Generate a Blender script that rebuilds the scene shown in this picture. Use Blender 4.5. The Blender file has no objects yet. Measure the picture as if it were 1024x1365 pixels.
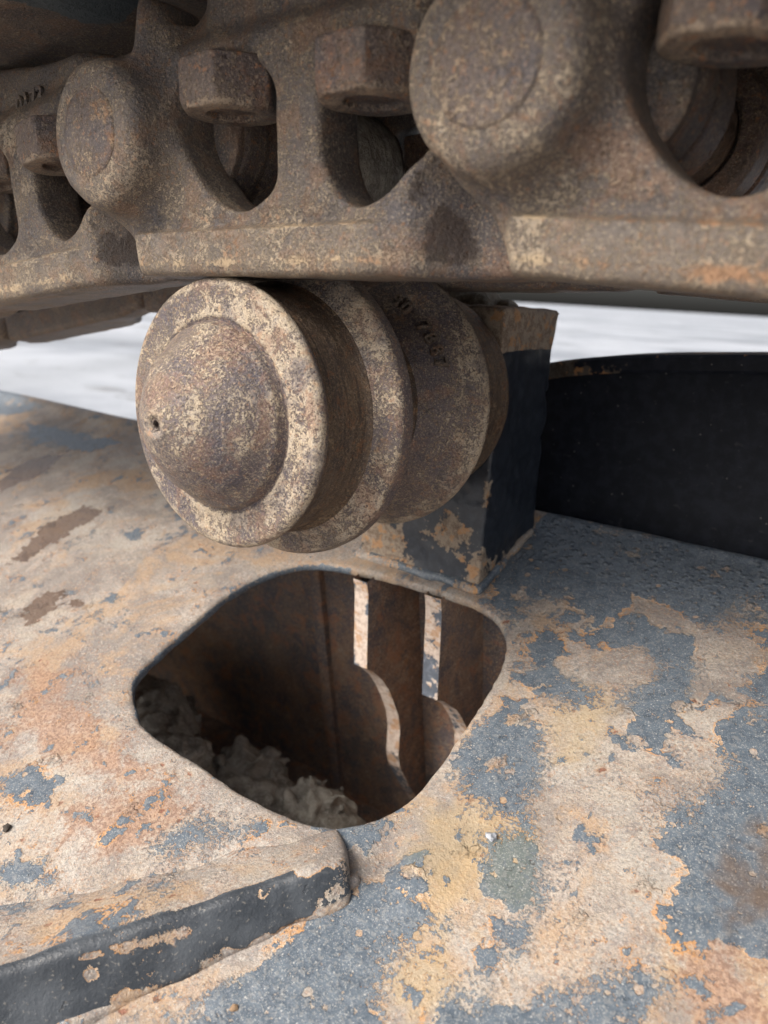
import bpy, bmesh, math, random
import numpy as np
from mathutils import Vector, Matrix, Euler

random.seed(5)
R = math.radians
scene = bpy.context.scene
col = scene.collection

# ------------------------------------------------------------------ camera, world, sun, exposure
def setup():
    cam = bpy.data.cameras.new('camera')
    cam.sensor_fit = 'HORIZONTAL'; cam.sensor_width = 36.0
    cam.lens = 36.0 * 1025 / 1024
    cam.clip_start = 0.01; cam.clip_end = 2000
    o = bpy.data.objects.new('camera', cam); col.objects.link(o)
    yaw, pitch, roll = R(35.06), R(15.83), R(3.38)
    f = Vector((-math.sin(yaw)*math.cos(pitch), math.cos(yaw)*math.cos(pitch), -math.sin(pitch)))
    r = Vector((math.cos(yaw), math.sin(yaw), 0)); u = r.cross(f)
    r2 = math.cos(roll)*r + math.sin(roll)*u
    u2 = -math.sin(roll)*r + math.cos(roll)*u
    m = Matrix((r2, u2, -f)).transposed().to_4x4()
    m.translation = Vector((0.429, -0.389, 0.095))
    o.matrix_world = m
    cam.dof.use_dof = True
    cam.dof.focus_distance = 0.60
    cam.dof.aperture_fstop = 7.5
    scene.camera = o

    w = bpy.data.worlds.new('World'); scene.world = w; w.use_nodes = True
    nt = w.node_tree
    sky = nt.nodes.new('ShaderNodeTexSky'); sky.sky_type = 'NISHITA'; sky.sun_disc = False
    sun_el, sun_az = R(42), R(205)      # azimuth clockwise from +Y
    sky.sun_elevation = sun_el; sky.sun_rotation = sun_az
    sky.air_density = 1.0; sky.dust_density = 6.0; sky.ozone_density = 0.5
    bg = nt.nodes['Background']; bg.inputs['Strength'].default_value = 0.15
    hs = nt.nodes.new('ShaderNodeHueSaturation'); hs.inputs['Saturation'].default_value = 0.5    # thin overcast: a paler sky
    nt.links.new(sky.outputs[0], hs.inputs['Color']); nt.links.new(hs.outputs[0], bg.inputs['Color'])

    s = bpy.data.lights.new('sun', 'SUN'); s.energy = 1.5; s.angle = R(25); s.color = (1.0, 0.96, 0.9)
    so = bpy.data.objects.new('sun', s); col.objects.link(so)
    d = Vector((math.sin(sun_az)*math.cos(sun_el), math.cos(sun_az)*math.cos(sun_el), math.sin(sun_el)))
    so.rotation_euler = d.to_track_quat('Z', 'Y').to_euler()
    scene.view_settings.view_transform = 'Standard'
    scene.view_settings.look = 'None'
    scene.view_settings.exposure = 0.70
    scene.view_settings.gamma = 1.0
setup()

# ------------------------------------------------------------------ object helpers
def tag(o, label=None, cat=None, group=None, kind=None):
    if label: o['label'] = label
    if cat: o['category'] = cat
    if group: o['group'] = group
    if kind: o['kind'] = kind
    return o

def empty(name, loc=(0,0,0), rot=(0,0,0), parent=None):
    o = bpy.data.objects.new(name, None); col.objects.link(o)
    o.empty_display_size = 0.05
    o.location = loc; o.rotation_euler = rot; o.parent = parent
    return o

def link(name, me, mat=None, parent=None, loc=(0,0,0), rot=(0,0,0), scale=(1,1,1)):
    if mat is not None and not me.materials: me.materials.append(mat)
    o = bpy.data.objects.new(name, me); col.objects.link(o)
    o.location = loc; o.rotation_euler = rot; o.scale = scale; o.parent = parent
    return o

def mesh(name, v, f, smooth=True, attrs=None):
    me = bpy.data.meshes.new(name)
    v = np.asarray(v, np.float32); f = np.asarray(f, np.int32)
    me.vertices.add(len(v)); me.vertices.foreach_set('co', v.ravel())
    k = f.shape[1]
    me.loops.add(f.size); me.loops.foreach_set('vertex_index', f.ravel())
    me.polygons.add(len(f)); me.polygons.foreach_set('loop_start', np.arange(0, f.size, k, dtype=np.int32))
    me.polygons.foreach_set('loop_total', np.full(len(f), k, np.int32))
    me.polygons.foreach_set('use_smooth', np.full(len(f), smooth))
    if attrs:
        for n, a in attrs.items():
            at = me.attributes.new(n, 'FLOAT', 'POINT')
            at.data.foreach_set('value', np.asarray(a, np.float32))
    me.update(); me.validate()
    return me

def from_bm(name, bm, smooth=False):
    me = bpy.data.meshes.new(name); bm.to_mesh(me); bm.free()
    me.polygons.foreach_set('use_smooth', [smooth]*len(me.polygons))
    return me

# ------------------------------------------------------------------ signed distance modelling
def smin(a, b, k):
    h = np.clip(0.5 + 0.5*(b-a)/k, 0, 1)
    return b + (a-b)*h - k*h*(1-h)
def smax(a, b, k): return -smin(-a, -b, k)
def sstep(a, b, x):
    t = np.clip((x-a)/(b-a), 0, 1); return t*t*(3-2*t)

def poly_sd(px, py, poly):
    d = np.full(px.shape, 1e9); inside = np.zeros(px.shape, bool)
    n = len(poly)
    for i in range(n):
        x0, y0 = poly[i]; x1, y1 = poly[(i+1) % n]
        ex, ey = x1-x0, y1-y0; wx, wy = px-x0, py-y0
        t = np.clip((wx*ex+wy*ey)/(ex*ex+ey*ey+1e-20), 0, 1)
        d = np.minimum(d, (wx-ex*t)**2+(wy-ey*t)**2)
        if abs(ey) > 1e-12:
            c = ((y0 <= py) != (y1 <= py)) & (px < (py-y0)*ex/ey + x0)
            inside ^= c
    d = np.sqrt(d)
    return np.where(inside, -d, d)

def catmull(pts, n=6):
    out = []; N_ = len(pts)
    for i in range(N_):
        p0, p1, p2, p3 = (np.array(pts[(i+k) % N_], float) for k in (-1, 0, 1, 2))
        for j in range(n):
            t = j/n
            out.append(tuple(0.5*((2*p1)+(-p0+p2)*t+(2*p0-5*p1+4*p2-p3)*t*t+(-p0+3*p1-3*p2+p3)*t**3)))
    return out

_rs = np.random.RandomState(7)
_lat = _rs.rand(32, 32, 32).astype(np.float32)
def vnoise(x, y, z, s, off=0.0):
    x = x*s+off; y = y*s+off*1.7; z = z*s+off*0.6
    xi = np.floor(x).astype(int); yi = np.floor(y).astype(int); zi = np.floor(z).astype(int)
    fx = x-xi; fy = y-yi; fz = z-zi
    fx = fx*fx*(3-2*fx); fy = fy*fy*(3-2*fy); fz = fz*fz*(3-2*fz)
    xi &= 31; yi &= 31; zi &= 31; x1 = (xi+1) & 31; y1 = (yi+1) & 31; z1 = (zi+1) & 31
    L = _lat
    a = L[xi, yi, zi]*(1-fx)+L[x1, yi, zi]*fx; b = L[xi, y1, zi]*(1-fx)+L[x1, y1, zi]*fx
    c = L[xi, yi, z1]*(1-fx)+L[x1, yi, z1]*fx; d = L[xi, y1, z1]*(1-fx)+L[x1, y1, z1]*fx
    return ((a*(1-fy)+b*fy)*(1-fz)+(c*(1-fy)+d*fy)*fz)*2-1

def nets(F, ax, ay, az):
    """naive surface nets: F < 0 inside, on a rectilinear grid. Returns vertices and quads."""
    F = F.astype(np.float32)
    S = F < 0
    cnt = np.zeros(tuple(n-1 for n in F.shape), np.int8)
    sl = lambda i, n: slice(i, n-1+i)
    nx, ny, nz = F.shape
    for i in (0, 1):
        for j in (0, 1):
            for k in (0, 1):
                cnt += S[sl(i, nx), sl(j, ny), sl(k, nz)]
    act = (cnt > 0) & (cnt < 8)
    I, J, K = np.nonzero(act)
    idx = np.full(act.shape, -1, np.int32); idx[I, J, K] = np.arange(len(I))
    acc = np.zeros((len(I), 3)); num = np.zeros(len(I))
    corners = [(i, j, k) for i in (0, 1) for j in (0, 1) for k in (0, 1)]
    for a in corners:
        for d in range(3):
            if a[d] == 0:
                b = list(a); b[d] = 1
                fa = F[I+a[0], J+a[1], K+a[2]]; fb = F[I+b[0], J+b[1], K+b[2]]
                m = (fa < 0) != (fb < 0)
                t = np.where(m, fa/np.where(m, fa-fb, 1), 0)
                pa = np.stack([ax[I+a[0]], ay[J+a[1]], az[K+a[2]]], -1)
                pb = np.stack([ax[I+b[0]], ay[J+b[1]], az[K+b[2]]], -1)
                acc += np.where(m[:, None], pa+(pb-pa)*t[:, None], 0); num += m
    V = acc/num[:, None]
    Q = []
    for d in range(3):
        if d == 0: A, B = S[:-1, 1:-1, 1:-1], S[1:, 1:-1, 1:-1]
        elif d == 1: A, B = S[1:-1, :-1, 1:-1], S[1:-1, 1:, 1:-1]
        else: A, B = S[1:-1, 1:-1, :-1], S[1:-1, 1:-1, 1:]
        i, j, k = np.nonzero(A != B); flip = A[i, j, k]
        if d == 0:
            j = j+1; k = k+1
            q = [idx[i, j-1, k-1], idx[i, j, k-1], idx[i, j, k], idx[i, j-1, k]]
        elif d == 1:
            i = i+1; k = k+1
            q = [idx[i-1, j, k-1], idx[i-1, j, k], idx[i, j, k], idx[i, j, k-1]]
        else:
            i = i+1; j = j+1
            q = [idx[i-1, j-1, k], idx[i, j-1, k], idx[i, j, k], idx[i-1, j, k]]
        q = np.stack(q, -1)
        q[~flip] = q[~flip][:, ::-1]
        Q.append(q)
    return V, np.concatenate(Q)

def axis(a, b, h): return np.linspace(a, b, max(2, int(round((b-a)/h))+1))

def sdf_mesh(name, fn, lo, hi, h, attr_fn=None, noise=0.0, nscale=60):
    ax, ay, az = (axis(lo[i], hi[i], h) for i in range(3))
    F = fn(ax[:, None, None], ay[None, :, None], az[None, None, :])
    F = np.broadcast_to(F, (len(ax), len(ay), len(az)))
    V, Q = nets(F, ax, ay, az)
    if noise:
        me0 = mesh('tmp', V, Q); nn = np.zeros(len(V)*3, np.float32)
        me0.vertices.foreach_get('normal', nn); nn = nn.reshape(-1, 3); bpy.data.meshes.remove(me0)
        n = vnoise(V[:, 0], V[:, 1], V[:, 2], nscale)+0.5*vnoise(V[:, 0], V[:, 1], V[:, 2], nscale*2.3, 3.1)
        V = V+nn*(n*noise)[:, None]
    return mesh(name, V, Q, True, attr_fn(V) if attr_fn else None)

def lathe(name, prof, seg=160, sub=0.004, bias=None):
    """revolve (y, r[, bias]) about the Y axis"""
    P = [np.array(p, float) for p in prof]; out = [P[0]]
    for a, b in zip(P, P[1:]):
        n = max(1, int(np.hypot(b[0]-a[0], b[1]-a[1])/sub))
        for i in range(1, n+1): out.append(a+(b-a)*i/n)
    P = np.array(out); n = len(P)
    t = np.linspace(0, 2*np.pi, seg, endpoint=False)
    V = np.zeros((n, seg, 3)); V[..., 0] = P[:, 1:2]*np.cos(t); V[..., 2] = P[:, 1:2]*np.sin(t); V[..., 1] = P[:, 0:1]
    i, j = np.meshgrid(np.arange(n-1), np.arange(seg), indexing='ij'); j2 = (j+1) % seg
    Q = np.stack([i*seg+j, i*seg+j2, (i+1)*seg+j2, (i+1)*seg+j], -1).reshape(-1, 4)[:, ::-1]
    at = {'bias': np.repeat(P[:, 2], seg)} if P.shape[1] > 2 else None
    return mesh(name, V.reshape(-1, 3), Q, True, at)

def text_mesh(name, body, size, extrude, bevel, mat, parent):
    cu = bpy.data.curves.new('tmp_text', 'FONT'); cu.body = body; cu.size = size; cu.extrude = extrude; cu.bevel_depth = bevel
    cu.align_x = 'CENTER'; cu.align_y = 'CENTER'
    t = bpy.data.objects.new('tmp_text', cu); col.objects.link(t)
    me = bpy.data.meshes.new_from_object(t.evaluated_get(bpy.context.evaluated_depsgraph_get())); me.name = name
    bpy.data.objects.remove(t); bpy.data.curves.remove(cu)
    me.materials.clear(); me.materials.append(mat)
    o = bpy.data.objects.new(name, me); col.objects.link(o); o.parent = parent
    return o

def box_bm(bm, lo, hi, bev=0.0):
    r = bmesh.ops.create_cube(bm, size=1.0)['verts']
    for v in r:
        v.co = Vector((lo[k]+(hi[k]-lo[k])*(v.co[k]+0.5) for k in range(3)))
    if bev:
        e = list({e for v in r for e in v.link_edges})
        bmesh.ops.bevel(bm, geom=e, offset=bev, segments=2, affect='EDGES', profile=0.5)

# ------------------------------------------------------------------ material helpers
class M:
    def __init__(s, name):
        s.m = bpy.data.materials.new(name); s.m.use_nodes = True; s.nt = s.m.node_tree
        s.b = s.nt.nodes['Principled BSDF']
        s.b.inputs['Specular IOR Level'].default_value = 0.4
    def put(s, sock, v):
        if isinstance(v, bpy.types.NodeSocket): s.nt.links.new(v, sock)
        elif isinstance(v, (tuple, list)) and len(v) == 3 and sock.type == 'RGBA': sock.default_value = (*v, 1)
        else: sock.default_value = v
    def co(s, rnd=True, scale=None):
        t = s.nt.nodes.new('ShaderNodeTexCoord').outputs['Object']
        if rnd:
            oi = s.nt.nodes.new('ShaderNodeObjectInfo').outputs['Random']
            t = s.vm('ADD', t, s.vm('SCALE', (3.1, 5.7, 2.3), sc=oi))
        if scale: t = s.vm('MULTIPLY', t, scale)
        return t
    def vm(s, op, a, b=None, sc=None):
        n = s.nt.nodes.new('ShaderNodeVectorMath'); n.operation = op
        s.put(n.inputs[0], a)
        if b is not None: s.put(n.inputs[1], b)
        if sc is not None: s.put(n.inputs['Scale'], sc)
        return n.outputs[0]
    def ma(s, op, a, b=0.0, c=None):
        n = s.nt.nodes.new('ShaderNodeMath'); n.operation = op
        s.put(n.inputs[0], a); s.put(n.inputs[1], b)
        if c is not None: s.put(n.inputs[2], c)
        return n.outputs[0]
    def add(s, *a):
        r = a[0]
        for x in a[1:]: r = s.ma('ADD', r, x)
        return r
    def mul(s, a, b): return s.ma('MULTIPLY', a, b)
    def noise(s, v, scale, detail=4, rough=0.55, dist=0.0):
        n = s.nt.nodes.new('ShaderNodeTexNoise'); s.put(n.inputs['Vector'], v)
        n.inputs['Scale'].default_value = scale; n.inputs['Detail'].default_value = detail
        n.inputs['Roughness'].default_value = rough; n.inputs['Distortion'].default_value = dist
        return n.outputs[0]
    def vor(s, v, scale, feature='F1', rnd=1.0):
        n = s.nt.nodes.new('ShaderNodeTexVoronoi'); n.feature = feature; s.put(n.inputs['Vector'], v)
        n.inputs['Scale'].default_value = scale; n.inputs['Randomness'].default_value = rnd
        return n.outputs['Distance']
    def ss(s, x, a, b, lo=0.0, hi=1.0):
        n = s.nt.nodes.new('ShaderNodeMapRange'); n.interpolation_type = 'SMOOTHSTEP'
        s.put(n.inputs[0], x); n.inputs[1].default_value = a; n.inputs[2].default_value = b
        n.inputs[3].default_value = lo; n.inputs[4].default_value = hi
        return n.outputs[0]
    def mix(s, f, a, b):
        n = s.nt.nodes.new('ShaderNodeMix'); n.data_type = 'RGBA'
        s.put(n.inputs[0], f); s.put(n.inputs[6], a); s.put(n.inputs[7], b)
        return n.outputs[2]
    def mf(s, f, a, b):
        n = s.nt.nodes.new('ShaderNodeMix'); n.data_type = 'FLOAT'
        s.put(n.inputs[0], f); s.put(n.inputs[2], a); s.put(n.inputs[3], b)
        return n.outputs[0]
    def attr(s, name):
        n = s.nt.nodes.new('ShaderNodeAttribute'); n.attribute_name = name
        return n.outputs['Fac']
    def bump(s, h, dist, strength=1.0, prev=None):
        n = s.nt.nodes.new('ShaderNodeBump'); s.put(n.inputs['Height'], h)
        n.inputs['Distance'].default_value = dist; n.inputs['Strength'].default_value = strength
        if prev is not None: s.put(n.inputs['Normal'], prev)
        return n.outputs[0]
    def out(s, colr, rough, normal=None, metallic=0.0):
        s.put(s.b.inputs['Base Color'], colr); s.put(s.b.inputs['Roughness'], rough)
        s.put(s.b.inputs['Metallic'], metallic)
        if normal is not None: s.put(s.b.inputs['Normal'], normal)
        return s.m

# outlines measured on the frame plate, metres (x along the track, y up the slope)
DATA = {
  'HOLE': [[-0.1272,-0.2897],[-0.1533,-0.267],[-0.1599,-0.2277],[-0.1627,-0.1762],[-0.1658,-0.1303],[-0.1569,-0.0846],[-0.1382,-0.0535],[-0.1132,-0.0356],[-0.0817,-0.0261],[-0.038,-0.0202],[0.0195,-0.0162],[0.066,-0.0159],[0.0996,-0.0204],[0.1268,-0.0347],[0.1452,-0.0588],[0.1553,-0.0883],[0.1605,-0.1232],[0.1628,-0.1665],[0.1649,-0.2061],[0.165,-0.2396],[0.1586,-0.2614],[0.1459,-0.2832],[0.129,-0.2988],[0.11,-0.3073],[0.0831,-0.3119],[0.0477,-0.3134],[0.0019,-0.3116],[-0.0481,-0.3096],[-0.0947,-0.3052]],
  'paint': [[[0.1683,-0.1821],[0.1739,-0.1606],[0.1917,-0.127],[0.2164,-0.1378],[0.2352,-0.1677],[0.249,-0.2006],[0.2486,-0.2271],[0.2362,-0.2267],[0.2258,-0.2363],[0.2106,-0.226],[0.1904,-0.2254],[0.1788,-0.2197],[0.1713,-0.2026]],[[0.2263,-0.2541],[0.2481,-0.2381],[0.2637,-0.2362],[0.2759,-0.2686],[0.2841,-0.2822],[0.2737,-0.2884],[0.2517,-0.2891],[0.2415,-0.276],[0.2377,-0.2581]],[[0.0807,0.03],[0.0791,0.152],[0.3451,0.1803],[0.3586,0.1127],[0.3232,0.0958],[0.2979,0.0405],[0.2659,0.0556],[0.2309,0.0517],[0.2119,0.0044],[0.1679,0.0352],[0.1329,0.0049],[0.1331,-0.0278],[0.1058,-0.008]],[[0.2016,-0.0068],[0.2369,0.0353],[0.2937,0.021],[0.312,-0.0342],[0.3076,-0.0845],[0.305,-0.1211],[0.2811,-0.1078],[0.2668,-0.0728],[0.2858,-0.0271],[0.2568,-0.0201],[0.22,-0.0157]],[[0.3715,0.0486],[0.3456,0.0035],[0.3623,-0.037],[0.3425,-0.0748],[0.3497,-0.121],[0.3395,-0.1499],[0.3309,-0.1731],[0.3355,-0.1949],[0.3537,-0.2042],[0.3505,-0.2249],[0.3522,-0.2447],[0.3669,-0.261],[0.378,-0.2379],[0.3882,-0.2428],[0.4302,-0.2434],[0.4092,-0.1391]],[[0.1326,-0.4754],[0.1405,-0.4087],[0.1629,-0.3662],[0.1537,-0.3469],[0.1789,-0.3191],[0.2218,-0.313],[0.2323,-0.3248],[0.2235,-0.3473],[0.2259,-0.3677],[0.2426,-0.4068]],[[0.2593,-0.3963],[0.2636,-0.3576],[0.278,-0.3463],[0.301,-0.3421],[0.3253,-0.3223],[0.3331,-0.3076],[0.3524,-0.2856],[0.3665,-0.2872],[0.3713,-0.3264]],[[0.2619,-0.3458],[0.2693,-0.3307],[0.2754,-0.3205],[0.2796,-0.3351],[0.2722,-0.3498]],[[0.1745,-0.3083],[0.1908,-0.2988],[0.2108,-0.3004],[0.2218,-0.313],[0.1961,-0.3251]],[[0.2691,-0.3058],[0.2846,-0.2994],[0.2931,-0.3216],[0.2892,-0.324],[0.2798,-0.3107]],[[-0.1552,-0.4093],[-0.145,-0.3899],[-0.1034,-0.376],[-0.1007,-0.3965],[-0.1115,-0.4111],[-0.1406,-0.4145]],[[-0.0747,-0.4603],[-0.0526,-0.4351],[-0.0307,-0.4417],[-0.0352,-0.456],[-0.0562,-0.465]],[[0.0224,-0.3894],[0.0226,-0.3633],[0.0281,-0.3485],[0.0518,-0.3428],[0.096,-0.3176],[0.0625,-0.3532],[0.0482,-0.3709]],[[-0.0319,-0.4097],[-0.0204,-0.394],[-0.0197,-0.4101]],[[0.1751,-0.0945],[0.1953,-0.0679],[0.2472,-0.083],[0.2321,-0.1105],[0.1979,-0.1037]],[[0.116,-0.31],[0.1532,-0.2835],[0.1639,-0.3076],[0.1458,-0.311]],[[0.2261,-0.3196],[0.2339,-0.318],[0.247,-0.3011],[0.2433,-0.324]],[[0.1678,-0.065],[0.1726,-0.0272],[0.204,-0.0467],[0.1885,-0.0768]],[[-0.9306,0.0897],[-0.7582,0.1005],[-0.6328,0.1003],[-0.6751,0.0562],[-0.8165,0.0336]],[[-1.368,0.1892],[-1.0845,0.1679],[-0.9349,0.1406],[-0.9989,0.0839],[-1.1241,0.0599]]],
  'green': [[[0.2263,-0.2541],[0.2481,-0.2381],[0.2637,-0.2362],[0.2759,-0.2686],[0.2841,-0.2822],[0.2737,-0.2884],[0.2517,-0.2891],[0.2415,-0.276],[0.2377,-0.2581]],[[0.1736,-0.2734],[0.1896,-0.2569],[0.2038,-0.2845],[0.1954,-0.2961]]],
  'stain': [[[-0.732,-0.0862],[-0.7528,-0.0067],[-0.719,0.0399],[-0.6856,-0.0083],[-0.6882,-0.0736],[-0.6896,-0.1107]],[[-0.4846,-0.2084],[-0.522,-0.1288],[-0.5244,-0.0656],[-0.4777,-0.0636],[-0.4663,-0.0946],[-0.4697,-0.1516],[-0.4763,-0.1919]],[[-0.3809,-0.2481],[-0.3867,-0.2274],[-0.3659,-0.2143],[-0.3352,-0.2369],[-0.3305,-0.2682],[-0.3449,-0.2753]],[[-0.3326,-0.2173],[-0.3164,-0.205],[-0.3075,-0.2175],[-0.3179,-0.2225]]],
  'yellow': [[[0.1669,-0.2583],[0.1937,-0.2196],[0.2383,-0.2065],[0.2671,-0.2411],[0.2543,-0.2938],[0.2484,-0.3324],[0.2068,-0.3574],[0.2004,-0.313]],[[0.3562,-0.2565],[0.3769,-0.2496],[0.3764,-0.2909],[0.3599,-0.281]],[[0.2041,-0.3702],[0.2292,-0.3382],[0.2715,-0.3347],[0.2723,-0.3719],[0.2344,-0.3954]],[[0.2157,-0.1335],[0.2273,-0.0677],[0.2711,-0.0946],[0.2708,-0.1565],[0.2519,-0.1832]]],
  'rust': [[[0.3592,-0.2656],[0.3741,-0.2402],[0.4274,-0.2298],[0.4384,-0.2845],[0.385,-0.3178],[0.3679,-0.2913]],[[-0.1018,-0.3884],[-0.0198,-0.3341],[0.0468,-0.3379],[0.0249,-0.3952],[0.0146,-0.422],[-0.0605,-0.4299]],[[0.3646,-0.1914],[0.3909,-0.1826],[0.4012,-0.207],[0.3908,-0.2358],[0.3683,-0.2205]],[[-0.2897,-0.3337],[-0.2719,-0.2736],[-0.0896,-0.3264],[0.0201,-0.3288],[-0.0779,-0.3751],[-0.1915,-0.3915]],[[0.1836,-0.2252],[0.2138,-0.2203],[0.2424,-0.2269],[0.2312,-0.2406],[0.1925,-0.24]]],
  'dark': [[[0.3823,-0.1475],[0.408,-0.1329],[0.4302,-0.2434],[0.4044,-0.2384],[0.3788,-0.2083]],[[0.3698,-0.1752],[0.3789,-0.1633],[0.3998,-0.2193],[0.3914,-0.2299]]]
}

# ------------------------------------------------------------------ materials
def rust_metal(name, dark, mid, tan, orange, cover=0.0, oa=0.5, rough=(0.55, 0.9), fine=520, bumpd=0.0012, big=9, paint=False, crease=False, rings=False):
    """cast steel: a dark oxide skin, broken by tan dust and orange rust specks; 'bias' shifts it to tan"""
    m = M(name); co = m.co(); bias = m.attr('bias')
    nb = m.noise(co, big, 4); nm = m.noise(co, 48, 5, 0.6); nf = m.noise(co, fine*0.5, 4, 0.7); nx = m.noise(co, fine*1.5, 3, 0.7)
    c = m.mix(m.ss(m.add(m.mul(nb, .45), m.mul(nm, .35), m.mul(nf, .2)), .40, .60), dark, mid)
    c = m.mix(m.mul(m.ss(nx, .47, .38), .7), c, tuple(x*.45 for x in dark))
    sp = m.add(m.mul(nf, .60), m.mul(nx, .34), m.mul(nm, .36), m.mul(nb, .22), m.mul(bias, .13))
    tm = m.mul(m.ss(sp, .780-cover, .830-cover), .9)
    tanv = m.mix(m.ss(m.noise(co, 120, 3), .40, .60), tan, tuple(x*y for x, y in zip(tan, (.82, .90, 1.08))))
    c = m.mix(tm, c, m.mix(m.ss(nx, .40, .62), tanv, tuple(x*1.4 for x in tan)))
    hv1 = m.noise(m.vm('ADD', co, (2.2, 6.1, 9.4)), 24, 6, .7, .4); hv2 = m.noise(m.vm('ADD', co, (8.2, 3.1, 5.4)), 33, 6, .7, .4)
    c = m.mix(m.mul(m.ss(hv1, .50, .60), .65), c, tuple(x*y for x, y in zip(dark, (.72, .82, 1.02))))
    c = m.mix(m.mul(m.ss(hv2, .52, .62), .60), c, tuple(x*y for x, y in zip(mid, (1.25, .92, .72))))
    pk_ = m.noise(m.vm('ADD', co, (4.1, 2.9, 7.7)), fine*.95, 3, .75)
    c = m.mix(m.mul(m.ss(pk_, .56, .63), .75), c, tuple(x*.38 for x in dark))
    c = m.mix(m.mul(m.ss(pk_, .44, .37), .65), c, tuple(min(1, x*1.25) for x in tan))
    po = m.noise(m.vm('ADD', co, (1.1, 8.9, 3.7)), fine*.42, 4, .7)
    c = m.mix(m.mul(m.ss(po, .60, .66), oa), c, tuple(x*1.1 for x in orange))
    # dust film lying over everything
    film = m.ss(m.add(m.mul(m.noise(co, 20, 5, .65), .7), m.mul(nf, .3), m.mul(bias, .10), m.mul(m.attr('dusty'), .16)), .46, .66)
    c = m.mix(m.mul(film, .26), c, tuple(x*.85+.01 for x in tan))
    on = m.add(m.mul(m.noise(co, 85, 5, .7, .5), .55), m.mul(m.noise(co, fine*.5, 3), .30), m.mul(m.noise(co, 14, 2), .28))
    om = m.ss(on, .62, .70)
    c = m.mix(m.mul(om, oa), c, orange)
    sm = m.ss(m.add(m.mul(m.noise(co, 26, 4, .6), .7), m.mul(nf, .3)), .56, .66)       # sooty blotches
    c = m.mix(m.mul(sm, .35), c, tuple(x*.6 for x in dark))
    grit = m.ss(m.vor(co, fine*1.1), .10, .26)
    c = m.mix(m.mul(m.ma('SUBTRACT', 1, grit), .30), c, (.50, .44, .36))
    if rings:
        sr = m.noise(m.vm('MULTIPLY', co, (14, 420, 14)), 1.0, 4, .6)
        c = m.mix(m.mul(m.ss(sr, .54, .64), .45), c, (.17, .12, .085)); c = m.mix(m.mul(m.ss(sr, .45, .36), .6), c, (.022, .016, .014))
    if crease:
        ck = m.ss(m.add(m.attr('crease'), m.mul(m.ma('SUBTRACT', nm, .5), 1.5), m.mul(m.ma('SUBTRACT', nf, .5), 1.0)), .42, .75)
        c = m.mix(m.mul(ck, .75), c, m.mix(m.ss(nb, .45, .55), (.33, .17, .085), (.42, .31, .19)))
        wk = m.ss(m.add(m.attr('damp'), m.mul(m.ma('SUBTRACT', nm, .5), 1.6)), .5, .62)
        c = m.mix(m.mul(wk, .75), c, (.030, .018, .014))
    if paint:
        pk = m.ss(m.add(m.attr('slate'), m.mul(m.ma('SUBTRACT', nm, .5), 1.2)), .48, .53)
        c = m.mix(pk, c, m.mix(nf, (.045, .055, .060), (.085, .098, .10)))
    rg = m.mf(tm, rough[0], rough[1])
    h = m.add(m.mul(tm, .35), m.mul(nf, .6), m.mul(nx, .35), m.mul(nm, 1.0))
    pit = m.ss(m.vor(co, 95), .02, .16)
    h = m.add(h, m.mul(pit, .35))
    return m.out(c, rg, m.bump(h, bumpd*1.5, 1.0))

DK = (.085, .064, .060); MD = (.175, .120, .088); TN = (.36, .265, .17); OR = (.36, .145, .05)
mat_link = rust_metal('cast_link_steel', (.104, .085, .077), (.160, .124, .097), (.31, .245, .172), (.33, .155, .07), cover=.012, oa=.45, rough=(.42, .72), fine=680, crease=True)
mat_pin = rust_metal('pin_steel', (.092, .072, .068), (.145, .105, .084), (.27, .205, .14), (.34, .155, .065), cover=.0, oa=.42, rough=(.5, .8))
mat_nut = rust_metal('nut_steel', (.085, .062, .056), (.14, .10, .08), (.24, .18, .125), (.36, .15, .055), cover=-.02, oa=.55, rough=(.5, .8))
mat_roller = rust_metal('roller_steel', (.115, .091, .094), (.20, .155, .14), (.41, .33, .235), (.42, .23, .12), cover=.02, oa=.45, rough=(.33, .75), fine=620)
mat_drum = rust_metal('roller_tread_steel', (.06, .042, .034), (.12, .08, .052), (.24, .17, .105), (.26, .10, .035), cover=-.02, oa=.5, rough=(.38, .65), rings=True)
mat_shoe = rust_metal('track_shoe_steel', (.075, .055, .045), (.13, .095, .072), (.22, .17, .12), (.24, .11, .045), cover=.0, oa=.4, rough=(.55, .85), paint=True)
mat_bush = rust_metal('bushing_steel', (.035, .028, .026), (.08, .055, .042), (.20, .14, .095), (.22, .09, .04), cover=-.01, oa=.4, rough=(.32, .6))
mat_inside = rust_metal('inner_rust', (.14, .13, .135), (.40, .235, .15), (.46, .36, .26), (.52, .27, .12), cover=-.02, oa=.7, rough=(.6, .85), big=7)

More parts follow.
